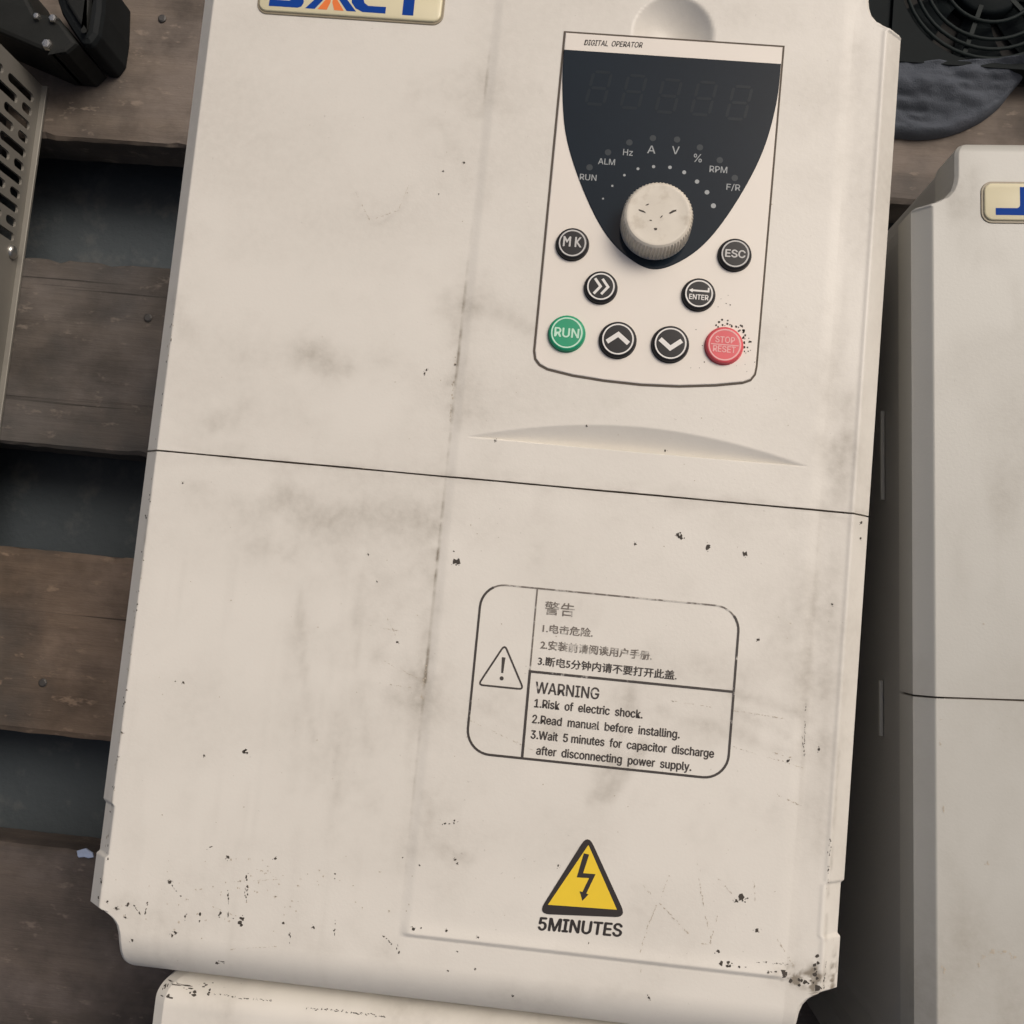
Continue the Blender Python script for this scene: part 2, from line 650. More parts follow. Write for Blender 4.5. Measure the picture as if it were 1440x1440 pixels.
def cover_z(u, v, d_l=None, d_r=None):
    u = np.asarray(u, float); v = np.asarray(v, float)
    e = edge_in(v)
    dl = u - e if d_l is None else d_l
    dr = 222.5 - e - u if d_r is None else d_r
    pan = sstep(94.2, 97.8, u) * (1 - sstep(204.0, 210.5, u)) * sstep(-137.7, -136.0, v)
    z = (PAN - .03 + .6 * np.exp(-((v + 137) / 3.2) ** 2)) * pan
    # finger scoop above the seam: slopes down towards its straight lower edge
    dep = np.clip(arc_v(u) - v, 0, None) * .46
    inside = (v > 12.7) & (np.abs(u - 151.6) < 51.6)
    z = z - np.where(inside, dep, 0)
    # round thumb dish behind the keypad
    r2 = ((u - 151.8) ** 2 + (v - 146.4) ** 2) / 12.7 ** 2
    z = z - np.where(r2 < 1, 5.6 * (1 - r2), 0)
    # rounded ends
    t = np.clip((-145.0 - v) / 16.0, 0, 1)
    z = z - 22 * (1 - np.sqrt(np.maximum(1 - t * t, 0)))
    rt = 9.0 if PLAIN else 4.0
    t = np.clip((v - (V_TOP - rt)) / rt, 0, 1)
    z = z - rt * (1 - np.sqrt(np.maximum(1 - t * t, 0)))
    # chamfered side lips; at the hoods only a small rounding
    lip = (1 - sstep(152.0, 154.6, v - NOTCH_SHIFT)) * sstep(-140.8, -139.2, v)
    if PLAIN:
        lip = lip * 0
    for d, wd in ((dl, 4.9), (dr, 5.6)):
        cw = wd * lip + (3.5 if PLAIN else 1.0) * (1 - lip)
        ch = 4.9 * lip + (2.2 if PLAIN else .9) * (1 - lip)
        k = np.clip(1 - d / cw, 0, 1)
        z = z - ch * k
        if wd > 5.5:
            z = z + .24 * lip * np.exp(-((d - cw - .7) / .7) ** 2)     # slight bead along the crest
    return z


def zf(u, v):
    return float(cover_z(u, v)) + .06


BLOBS = [  # soft grime seen on the covers: pixel centre, pixel radii, strength
    (440, 505, 60, 26, .22), (330, 575, 70, 30, .22), (480, 720, 130, 26, .24), (560, 735, 80, 22, .24), (400, 770, 80, 34, .16),
    (600, 955, 16, 60, .55), (655, 430, 50, 26, .22), (560, 930, 60, 36, .22), (1182, 640, 18, 46, .55), (1165, 590, 16, 60, .25),
    (1090, 955, 100, 16, .26), (1060, 1030, 90, 16, .22), (850, 1098, 12, 34, .42), (862, 1075, 10, 20, .3), (1130, 850, 26, 60, .26),
    (1140, 1080, 30, 100, .16), (1130, 1376, 30, 12, .4), (610, 1200, 50, 70, .16), (420, 900, 16, 160, .10), (530, 300, 30, 20, .10),
    (620, 190, 50, 40, .12), (700, 140, 70, 26, .14), (250, 420, 34, 26, .16), (700, 1010, 70, 26, .18), (660, 560, 40, 60, .16),
    (560, 800, 60, 40, .14), (500, 1000, 60, 60, .10), (330, 700, 60, 16, .12), (880, 985, 14, 20, .26), (300, 480, 50, 20, .10),
    (470, 1330, 120, 16, .10), (800, 1400, 120, 20, .12), (200, 1280, 40, 14, .14), (560, 520, 40, 20, .12), (640, 500, 14, 60, .18)]


SMEARS = [  # wiped marks: pixel polyline, half width in pixels, strength
    (((905, 1050), (880, 1085), (858, 1112), (832, 1122)), 9, .42), (((893, 960), (885, 1000), (872, 1030)), 8, .22),
    (((1030, 975), (1090, 990), (1140, 1010)), 7, .30), (((930, 1000), (1020, 1030), (1135, 1068)), 8, .26), (((1035, 1000), (1125, 1045)), 5, .20),
    (((660, 985), (730, 1020), (790, 1030)), 6, .16), (((530, 925), (575, 940), (600, 980)), 8, .35), (((515, 960), (560, 985), (598, 990)), 9, .28),
    (((420, 820), (428, 960), (440, 1040)), 5, .20), (((505, 800), (500, 930), (520, 1060)), 5, .14), (((470, 1000), (476, 1130)), 4, .14),
    (((650, 425), (700, 440), (760, 470)), 10, .20), (((340, 575), (300, 590)), 14, .20), (((430, 500), (480, 520)), 18, .26),
    (((395, 700), (470, 715), (590, 735)), 20, .22), (((365, 770), (410, 775)), 16, .24), (((500, 270), (505, 300), (530, 316), (562, 296), (578, 262)), 3, .18),
    (((615, 170), (645, 215), (655, 260)), 10, .14), (((245, 415), (262, 470)), 12, .20), (((1195, 560), (1190, 620), (1178, 690)), 9, .45),
    (((1150, 820), (1135, 900), (1128, 1060)), 6, .22), (((1175, 760), (1160, 1000), (1150, 1200)), 8, .14), (((600, 1120), (610, 1190), (660, 1210)), 10, .18)]


def dirt_falloff_main(u, v):
    n1 = fbm(u / 34, v / 26, 3); nz = fbm(u / 9, v / 9, 11); nf = fbm(u / 3.0, v / 3.4, 15, 3)
    d = .13 * np.clip(n1 - .40, 0, 1) * 2 + .10 * np.clip(nz - .56, 0, 1) * 3 * np.clip(nf * 2 - .5, 0, 1)
    # light falloff painted into the colour: cover darkens towards its top
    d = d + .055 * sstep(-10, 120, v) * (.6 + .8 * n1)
    for x, y, rx, ry, a in BLOBS:
        c = px(x, y, PAN)
        g = np.exp(-((u - c[0]) / (rx * .29)) ** 2 - ((v - c[1]) / (ry * .29)) ** 2)
        d = d + a * .8 * g * np.clip(nz * 2.6 - .6, 0, 1.6) * (.55 + .9 * nf)
    for pl, wd, a in SMEARS:
        P = [px(x, y, PAN) for x, y in pl]
        best = np.full(u.shape, 1e9)
        for (ax, ay), (bx, by) in zip(P[:-1], P[1:]):
            L2 = (bx - ax) ** 2 + (by - ay) ** 2
            t = np.clip(((u - ax) * (bx - ax) + (v - ay) * (by - ay)) / L2, 0, 1)
            best = np.minimum(best, np.hypot(u - ax - t * (bx - ax), v - ay - t * (by - ay)))
        d = d + a * np.exp(-(best / (wd * .2)) ** 2) * np.clip(nz * 2.4 - .35, 0, 1.4) * (.4 + 1.1 * nf)
    foot = 1.5 * np.exp(-((u - 94.4) / .42) ** 2) + .35 * np.exp(-((u - 93.0) / 2.0) ** 2)
    st = np.exp(-((v - 38) / 26) ** 2) * .6 + np.exp(-((v + 24) / 22) ** 2) * .6 + np.exp(-((v + 58) / 9) ** 2) * 1.1 + np.exp(-((v - 128) / 8) ** 2) * .35 + np.exp(-((v + 90) / 30) ** 2) * .2
    line = foot * st * np.clip(fbm(u / 4, v / 3, 21) * 2.6 - .6, 0, 1.3) * .8
    d = d + np.exp(-(np.abs(v) / .9)) * .35 * np.clip(fbm(u / 5, v / 1.5, 61) * 3 - 1.1, 0, 1)
    d = d + np.exp(-(np.abs(v) / 3.5)) * .16 * np.clip(fbm(u / 14, v / 3, 62) * 3 - 1.2, 0, 1)
    d = d + np.exp(-((u - 208.2) / .7) ** 2) * np.exp(-((v + 50) / 34) ** 2) * .35 * np.clip(fbm(u / 3, v / 5, 5) * 2.4 - .5, 0, 1)
    d = d + .4 * np.exp(-((u - 218.6) / .6) ** 2) * np.clip(fbm(u / 3, v / 4, 8) * 3.2 - 1.2, 0, 1) * (v < -70)
    d = d + .4 * np.exp(-((u - 3.2) / .5) ** 2) * np.clip(fbm(u / 3, v / 3, 9) * 3.4 - 1.5, 0, 1) * (v < -10)
    d = d + .16 * (u > 208) * np.clip(fbm(u / 8, v / 18, 31) * 2 - .6, 0, 1)
    str_ = np.clip(fbm(u / 3.2, v / 40, 41) * 3 - 1.75, 0, 1) * .11 * (u < 96) * (v < -20)
    d = 1.15 * (d + str_)
    d = .46 * (1 - np.exp(-d / .46)) + .95 * line                     # a film, never opaque ...
    for x, y, rx, ry in ((1130, 1377, 26, 10), (1118, 1370, 11, 8), (1146, 1378, 8, 17), (1176, 1375, 5, 24)):
        c = px(x, y, PAN)                                # ... but the knocked corner is caked black
        g = np.exp(-((u - c[0]) / (rx * .216)) ** 2 - ((v - c[1]) / (ry * .216)) ** 2)
        d = d + 1.5 * g * np.clip(fbm(u / 1.6, v / 1.6, 91, 3) * 3.4 - 1.3, 0, 1)
    return np.clip(d, 0, .97)


def dirt_other(seed):
    def f(u, v):
        d = .3 * np.clip(fbm(u / 30, v / 34, seed) - .45, 0, 1) * 2
        d = d + .35 * np.clip(fbm(u / 12, v / 30, seed + 9) - .6, 0, 1) * 2
        return np.clip(d + np.exp(-(np.abs(v) / .9)) * .1, 0, .9)
    return f


def lines(*segs):
    out = []
    for a, b, s in segs:
        n = max(1, int(round(abs(b - a) / s)))
        out += list(np.linspace(a, b, n + 1))[:-1]
    out.append(segs[-1][1])
    return np.array(out)


US = lines((0, 8, .34), (8, 22, 1.3), (22, 91, 1.5), (91, 100, .4), (100, 204, .8), (204, 211, .4), (211, 214, .6), (214, 222.5, .34))


def make_cover(name, vs, root, mat, dirt_falloff):
    """one moulded cover: height field with its own outline plus a skirt"""
    E = edge_in(vs)
    nu, nv = len(US), len(vs)
    U = np.zeros((nv, nu)); V = np.repeat(vs[:, None], nu, 1)
    for r in range(nv):
        e = E[r]
        u = US.copy()
        K = 24.0
        lo = u < K; hi = u > 222.5 - K
        u[lo] = e + u[lo] * (K - e) / K
        u[hi] = 222.5 - e - (222.5 - u[hi]) * (K - e) / K
        U[r] = u
    for row, sg in ((0, 1), (-1, -1)):
        if abs(vs[row]) < 1:                      # the joint is not dead straight
            V[row] += sg * (.16 * fbm(U[row] / 16, U[row] * 0 + 3 + row, 83, 3) - .08)
    Z = cover_z(U, V)
    D = dirt_falloff(U, V)
    verts = np.stack([U, V, Z], -1).reshape(-1, 3)
    idx = np.arange(nu * nv).reshape(nv, nu)
    q = np.stack([idx[:-1, :-1], idx[:-1, 1:], idx[1:, 1:], idx[1:, :-1]], -1).reshape(-1, 4)
    faces = [tuple(map(int, a)) for a in q]
    loop = list(idx[0, :]) + list(idx[1:, -1]) + list(idx[-1, -2::-1]) + list(idx[-2:0:-1, 0])
    n0 = len(verts)
    ring = verts[loop]
    low = ring.copy(); low[:, 2] = np.minimum(low[:, 2] - 2.0, -17.0)
    verts = np.concatenate([verts, ring, low])
    m = len(loop)
    for i in range(m):
        j = (i + 1) % m
        faces.append((n0 + i, n0 + m + i, n0 + m + j, n0 + j))
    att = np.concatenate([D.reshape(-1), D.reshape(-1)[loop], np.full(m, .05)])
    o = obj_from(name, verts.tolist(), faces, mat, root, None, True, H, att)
    return o


vs_up = lines((.28, 2, .5), (2, 12.3, 1.0), (12.3, 12.7, .2), (12.7, 12.9, .2), (12.9, 21, .3), (21, 140, 1.3), (140, 149, .45), (149, 155.5, .16), (155.5, 162, .42), (162, V_TOP - .4, .3), (V_TOP - .4, V_TOP, .08))
_low = lines((-145, -141.4, .3), (-141.4, -138.4, .14), (-138.4, -135.6, .2), (-135.6, -126, .8), (-126, -122, .3), (-122, -111, 1.0), (-111, -107, .3), (-107, -2, 1.3), (-2, -.28, .45))
_rnd = np.array([-145 - 16 * math.sin(math.radians(a)) for a in np.linspace(90, 3, 26)])
vs_lo = np.concatenate([_rnd, _low])


def make_housing(root, mat):
    vv = np.concatenate([np.linspace(V_BOT + .8, -137, 60), np.linspace(-136, 150, 60), np.linspace(150.4, V_TOP - .8, 60)])
    e = edge_in(vv)
    a = 1.2
    left = [(e_ + a, v) for e_, v in zip(e, vv)]
    right = [(222.5 - e_ - a, v) for e_, v in zip(e, vv)]
    b = MB()
    b.prism(right + left[::-1], -H + .3, -16)
    return b.build('housing', mat, root, z=H)


def make_seam(root):
    b = MB()
    b.box(1.0, 221.5, -.9, .9, -15.9, -6.2)
    b.box(6.2, 215.6, -.8, .8, -6.1, -1.0)
    return b.build('seam_backing', M_gapline, root, z=H)


def side_ribs(root):
    for v0, v1, zz in ((62, 92, -34), (-16, 2, -36)):
        b = MB()
        b.box(-1.8, -.5, v0, v1, zz - 1.4, zz, bev=.3)
        b.build('clip_rib', M_cover2, root, z=H)


def make_badge(root):
    b = MB()
    o = rrect(17.9, 78.6, 144.2, 157.4, 3.4, 8)
    b.prism(o, -.5, .35, 0, .2)
    rim = b.build('name_badge', M_rim, root, z=H)
    b = MB(); b.prism(inset(o, .75), .2, 1.0, 0, .45)
    b.build('badge_dome', M_badge, rim, True)
    z = 1.05
    b = MB()
    b.poly([(22, 146.5), (31.4, 146.5), (32.6, 147.0), (33.2, 148.2), (33.2, 155.4), (29.3, 155.4), (29.3, 149.6), (29.0, 149.0), (28.4, 148.7), (22, 148.7)], z, 0)
    L_ = [(33.9, 146.5), (37.0, 146.5), (40.2, 150.6), (42.0, 153.2), (42.0, 155.4), (40.4, 155.4), (38.2, 151.5)]
    b.poly(L_, z, 0)
    b.poly([(84.4 - a, c) for a, c in L_][::-1], z, 0)
    b.poly([(37.9, 146.5), (41.0, 146.5), (41.9, 149), (41.9, 152.4), (40.4, 150.1)], z, 1)
    b.poly([(46.5, 146.5), (44.0, 150.1), (42.5, 152.4), (42.5, 149), (43.4, 146.5)], z, 1)
    b.poly([(60, 146.5), (52.6, 146.5), (50.2, 147.6), (48.8, 149.4), (48.5, 151), (49, 152.9), (50.5, 154.6), (52.6, 155.4), (60, 155.4),
            (60, 153.3), (54.2, 153.3), (52.9, 152.4), (52.4, 151), (52.9, 149.6), (54.2, 148.7), (60, 148.7)], z, 0)
    b.poly([(65.4, 146.4), (69, 146.4), (69, 153.3), (73, 153.3), (73, 155.4), (61.6, 155.4), (61.6, 153.3), (65.4, 153.3)], z, 0)
    lo = b.build('badge_lettering', [M_blue, M_orange], rim)
    return rim


# ------------------------------------------------------------------ keypad
DISP = [(118.0, 138.6), (118.7, 125.5), (121.4, 110), (127.6, 94.6), (135.4, 81.2), (143.4, 73.4), (152.0, 69.9),
        (160.6, 73.4), (168.6, 81.2), (176.4, 94.6), (182.6, 110), (185.6, 125.5), (186.1, 138.7)]
KZ = PAN + .45


def seg_digit(b, cx, cy, w_, h_, z):
    sl = .16
    t = .95
    def P(x, y): return (cx + x + y * sl, cy + y)
    hw, hh = w_ / 2, h_ / 2
    for (x0, y0, x1, y1) in ((-hw, hh, hw, hh), (-hw, 0, hw, 0), (-hw, -hh, hw, -hh), (-hw, 0, -hw, hh), (hw, 0, hw, hh), (-hw, -hh, -hw, 0), (hw, -hh, hw, 0)):
        g = .35
        if y0 == y1:
            p = [(x0 + g, y0), (x0 + g + t / 2, y0 + t / 2), (x1 - g - t / 2, y0 + t / 2), (x1 - g, y0), (x1 - g - t / 2, y0 - t / 2), (x0 + g + t / 2, y0 - t / 2)]
        else:
            p = [(x0, y0 + g), (x0 - t / 2, y0 + g + t / 2), (x0 - t / 2, y1 - g - t / 2), (x0, y1 - g), (x0 + t / 2, y1 - g - t / 2), (x0 + t / 2, y0 + g + t / 2)]
        b.poly([P(*q) for q in p][::-1], z)


def make_keypad(root):
    # outline of the plate: straight top and sides, bowed lower edge
    bot = [(122.2, 35.6), (130, 34.3), (140, 33.5), (151.4, 33.2), (163, 33.7), (174, 35.0), (182.2, 36.5)]
    o = [(186.9, 145.0), (117.4, 145.0), (117.4, 41.2), (118.0, 38.6), (119.6, 36.8)] + bot + [(184.6, 37.6), (185.9, 39.6), (186.2, 42.2)]
    g = MB()
    g.prism(o, -6, PAN + .12)
    g.build('keypad_surround', M_gapline, root, z=H)
    k = MB()
    ins = inset(o, .62)
    k.prism(ins, -4.8, KZ, bev=.3)
    pad = k.build('keypad_panel', M_pad, root, z=H)
    t = MB()
    t.text('DIGITAL  OPERATOR', (124.2, 140.6), (142.6, 141.0), 1.75, KZ + .05, 0, .06, .25)
    t.build('keypad_heading', M_ink, pad)
    # smoked window
    d = MB()
    top = [DISP[0]] + [DISP[-1]]
    curve = catmull(DISP, 7)
    d.prism(curve, KZ - .4, KZ + .32, bev=.22)
    win = d.build('display_window', M_display, root, z=H)
    zt = KZ + .36
    for cx, cy in ((130.4, 126.6), (141.4, 126.2), (152.4, 125.6), (163.4, 125.6), (174.4, 125.0)):
        b = MB(); seg_digit(b, cx - .3, cy, 5.6, 10.6, zt)
        b.build('digit', M_segment, win)
    for x, y in ((829, 236), (855, 215), (885, 201), (918, 195), (952, 197), (984, 208), (1012, 226), (1033, 251)):
        c = px(x, y, KZ)
        b = MB(); b.disc(c, 1.0, zt)
        b.build('indicator_lamp', M_lampdot, win)
    b = MB()
    for s, x, y, wd, cap in (('RUN', 827, 250, 5.2, 1.9), ('ALM', 853, 228, 5.2, 1.9), ('Hz', 883, 215, 3.0, 2.0), ('A', 916, 211, 2.5, 2.5), ('V', 950, 212, 2.3, 2.5),
                             ('%', 981, 223, 2.5, 2.6), ('RPM', 1010, 239, 5.4, 2.0), ('F/R', 1031, 264, 4.2, 1.9)):
        c = px(x, y, KZ)
        b.text(s, (c[0] - wd / 2, c[1] - cap / 2), (c[0] + wd / 2, c[1] - cap / 2), cap, zt, 0, .03)
    for i, (x, y) in enumerate(((848, 280), (861, 262), (878, 247), (897, 238), (919, 235), (942, 236), (962, 243), (980, 256), (994, 271), (1003, 290))):
        c = px(x, y, KZ)
        b.disc(c, .30 + .055 * i, zt, 0, 12)
    b.build('window_lettering', M_scale, win)
    # dial
    kc = (151.5, 83.6)
    b = MB()
    NS = 240
    rf = lambda i, z: (1 + (.016 if i % 4 < 2 else -.016)) if z < KZ + 8.7 and z > KZ + 1.0 else 1.0
    prof = [(10.9, KZ - .2), (10.9, KZ + .9), (10.75, KZ + 1.1), (10.5, KZ + 8.1), (10.3, KZ + 8.6), (10.1, KZ + 9.1), (9.5, KZ + 9.6), (8.9, KZ + 9.7),
            (8.6, KZ + 9.65), (5, KZ + 9.95), (1, KZ + 10.05)]
    b.lathe(kc, prof, NS, rf=rf)
    kn = b.build('dial_knob', M_knob, root, True, z=H)
    try:
        kn.data.set_sharp_from_angle(angle=R(28))
    except Exception:
        pass
    b = MB()
    for x, y, l, wd, a in ((903, 297, 3.4, .8, -20), (946, 298, 3.6, .8, 28), (922, 322, 1.3, 1.0, 0), (910, 288, 1.4, .5, 30), (930, 305, 1.2, .4, 50), (915, 310, 1.0, .4, 0)):
        c = px(x, y, KZ + 9.9)
        t_ = Vector((math.cos(R(a)), math.sin(R(a))))
        nn = Vector((-t_.y, t_.x))
        pts = []
        rr = random.Random(x)
        for q in range(9):
            an = 2 * math.pi * q / 9
            p = Vector(c) + t_ * (math.cos(an) * l / 2 * rr.uniform(.6, 1)) + nn * (math.sin(an) * wd / 2 * rr.uniform(.5, 1.1))
            pts.append(tuple(p))
        b.poly(pts, lambda a_, b_: KZ + 10.14 - .006 * ((a_ - kc[0]) ** 2 + (b_ - kc[1]) ** 2) / 1.0)
    b.build('knob_chips', M_chip, kn)
    # push buttons
    def button(x, y, r, mat, pm, label, draw):
        c = px(x, y, KZ + 1.6)
        b = MB()
        b.lathe(c, [(r + .25, KZ - .2), (r + .25, KZ + .12), (r, KZ + .14), (r, KZ + 1.1), (r - .22, KZ + 1.5), (r - .7, KZ + 1.72), (r - 1.6, KZ + 1.74), (1, KZ + 1.74)], 44)
        o_ = b.build('push_button', [mat], root, True, z=H)
        o_['label'] = label
        try:
            o_.data.set_sharp_from_angle(angle=R(40))
        except Exception:
            pass
        q = MB()
        q.ring(c, r - 1.22, r - .78, KZ + 1.79)
        q.build('button_ring', pm, o_)
        q = MB()
        draw(q, c, KZ + 1.8)
        q.build('button_legend', pm, o_)

    def word(s, wd, cap, dy=0, bold=.11):
        return lambda q, c, z: q.text(s, (c[0] - wd / 2, c[1] - cap / 2 + dy), (c[0] + wd / 2, c[1] - cap / 2 + dy), cap, z, 0, bold)

    def chev(q, c, z, pts, wd=1.05):
        q.ribbon([(c[0] + a, c[1] + b) for a, b in pts], wd, z)

    def ff(q, c, z):
        chev(q, c, z, [(-2.0, 2.4), (-.1, 0), (-2.0, -2.4)], .8)
        chev(q, c, z, [(.3, 2.4), (2.2, 0), (.3, -2.4)], .8)

    def enter(q, c, z):
        q.ribbon([(c[0] + 2.8, c[1] + 2.0), (c[0] + 2.8, c[1] + .85), (c[0] - 2.5, c[1] + .85)], .55, z)
        q.poly([(c[0] - 3.2, c[1] + .85), (c[0] - 2.0, c[1] + .2), (c[0] - 2.0, c[1] + 1.5)], z)
        q.text('ENTER', (c[0] - 2.9, c[1] - 1.9), (c[0] + 2.9, c[1] - 1.9), 1.55, z, 0, .06)

    def stop(q, c, z):
        q.text('STOP', (c[0] - 2.9, c[1] + .6), (c[0] + 2.9, c[1] + .6), 1.9, z, 0, .06)
        q.text('RESET', (c[0] - 3.4, c[1] - 2.3), (c[0] + 3.4, c[1] - 2.3), 1.9, z, 0, .06)
        q.ribbon([(c[0] - 4.2, c[1]), (c[0] + 4.2, c[1])], .3, z)

    button(805, 342, 5.0, M_btn, M_white_d, 'black round button marked M K', word('M K', 5.6, 2.3))
    button(1034, 357, 5.0, M_btn, M_white_d, 'black round button marked ESC', word('ESC', 6.0, 2.3))
    button(845, 403, 5.0, M_btn, M_white, 'black round button with a double arrow', ff)
    button(983, 413, 5.0, M_btn, M_white, 'black round button marked ENTER with a return arrow', enter)
    button(797, 468, 5.6, M_btn_g, M_green_l, 'green round button marked RUN', word('RUN', 7.4, 2.8))
    button(869, 477, 5.6, M_btn, M_white, 'black round button with an up arrow', lambda q, c, z: chev(q, c, z, [(-3.3, -1.1), (0, 1.5), (3.3, -1.1)], 1.4))
    button(943, 483, 5.6, M_btn, M_white, 'black round button with a down arrow', lambda q, c, z: chev(q, c, z, [(-3.3, 1.1), (0, -1.5), (3.3, 1.1)], 1.4))
    button(1019, 485, 5.7, M_btn_r, M_red_l, 'worn red round button marked STOP and RESET', stop)


# ------------------------------------------------------------------ printing and sticker
def make_prints(root):
    z = PAN + .06
    b = MB()
    o = rrect(108.8, 186.6, -82.2, -31.4, 7.2, 9)
    n = len(o)
    # upper run of the border is worn and faint, the rest bold
    up = o[4:14]
    b.ribbon(up, .5, z, False, 1)
    rest = o[13:] + o[:5]
    b.ribbon(rest, .72, z, False, 0)
    b.ribbon([(125.6, -31.7), (125.7, -56)], .5, z, False, 1)
    b.ribbon([(125.7, -56), (125.8, -82)], .8, z, False, 0)
    b.ribbon([(125.9, -56.4), (186.3, -56.4)], .75, z + .01, False, 0)
    fr = b.build('warning_frame', [M_ink, M_ink_f], root, z=H)
    b = MB()
    b.ribbon(rpoly([(117.4, -49.2), (110.6, -61.9), (124.3, -61.9)], .9), .55, z, True, 0)
    b.poly([(116.9, -53.0), (118.0, -53.0), (117.75, -57.7), (117.15, -57.7)][::-1], z)
    b.disc((117.45, -59.3), .62, z)
    b.build('warning_triangle', M_ink, root, z=H)
    b = MB()
    b.text('警告', (128.4, -38.6), (137.4, -38.6), 3.6, z, 1, .05)
    b.text('1.电击危险.', (128.4, -44.2), (143.4, -44.2), 2.4, z, 1, .08)
    b.text('2.安装前请阅读用户手册.', (128.2, -49.2), (161.6, -49.3), 2.5, z, 1, .1)
    b.text('3.断电5分钟内请不要打开此盖.', (127.9, -54.1), (169.4, -54.4), 2.5, z, 0, .09)
    b.build('chinese_lettering', [M_ink, M_ink_f], root, z=H)
    b = MB()
    b.text('WARNING', (127.9, -62.6), (146.9, -62.6), 3.35, z, 0, .1)
    b.text('1.Risk  of  electric  shock.', (128.0, -66.8), (160.3, -66.9), 2.4, z, 0, .11)
    b.text('2.Read  manual  before  installing.', (127.8, -71.5), (171.7, -71.6), 2.4, z, 0, .11)
    b.text('3.Wait  5 minutes  for  capacitor  discharge', (127.8, -76.1), (182.2, -76.2), 2.4, z, 0, .11)
    b.text('after  disconnecting  power  supply.', (129.9, -80.6), (175.9, -80.7), 2.4, z, 0, .11)
    b.build('warning_lettering', M_ink, root, z=H)
    # yellow hazard sticker
    cs = [px(827, 1172, PAN), px(756, 1285, PAN), px(881, 1290, PAN)]
    b = MB(); b.prism(rpoly(cs, 2.1, 6), PAN + .03, PAN + .16)
    st = b.build('hazard_sticker', M_sblack, root, z=H)
    b = MB()
    b.poly([px(827.5, 1188, PAN), px(770.5, 1272, PAN), px(867.5, 1279, PAN)], PAN + .2)
    b.build('sticker_field', M_yellow, st)
    b = MB()
    bolt = [(821, 1199.5), (828.5, 1201.5), (820, 1227.5), (837.5, 1229), (824.5, 1256), (827.5, 1257.5), (819, 1266.5), (815, 1253), (819, 1254), (828.5, 1234.5), (811, 1233.5)]
    b.poly([px(x, y, PAN) for x, y in bolt][::-1], PAN + .25)
    b.build('lightning_bolt', M_sblack, st)
    b = MB()
    b.text('5MINUTES', px(757, 1307.5, PAN), px(874, 1317, PAN), 3.6, z, 0, .2, .1)
    b.build('sticker_caption', M_sblack, root, z=H)


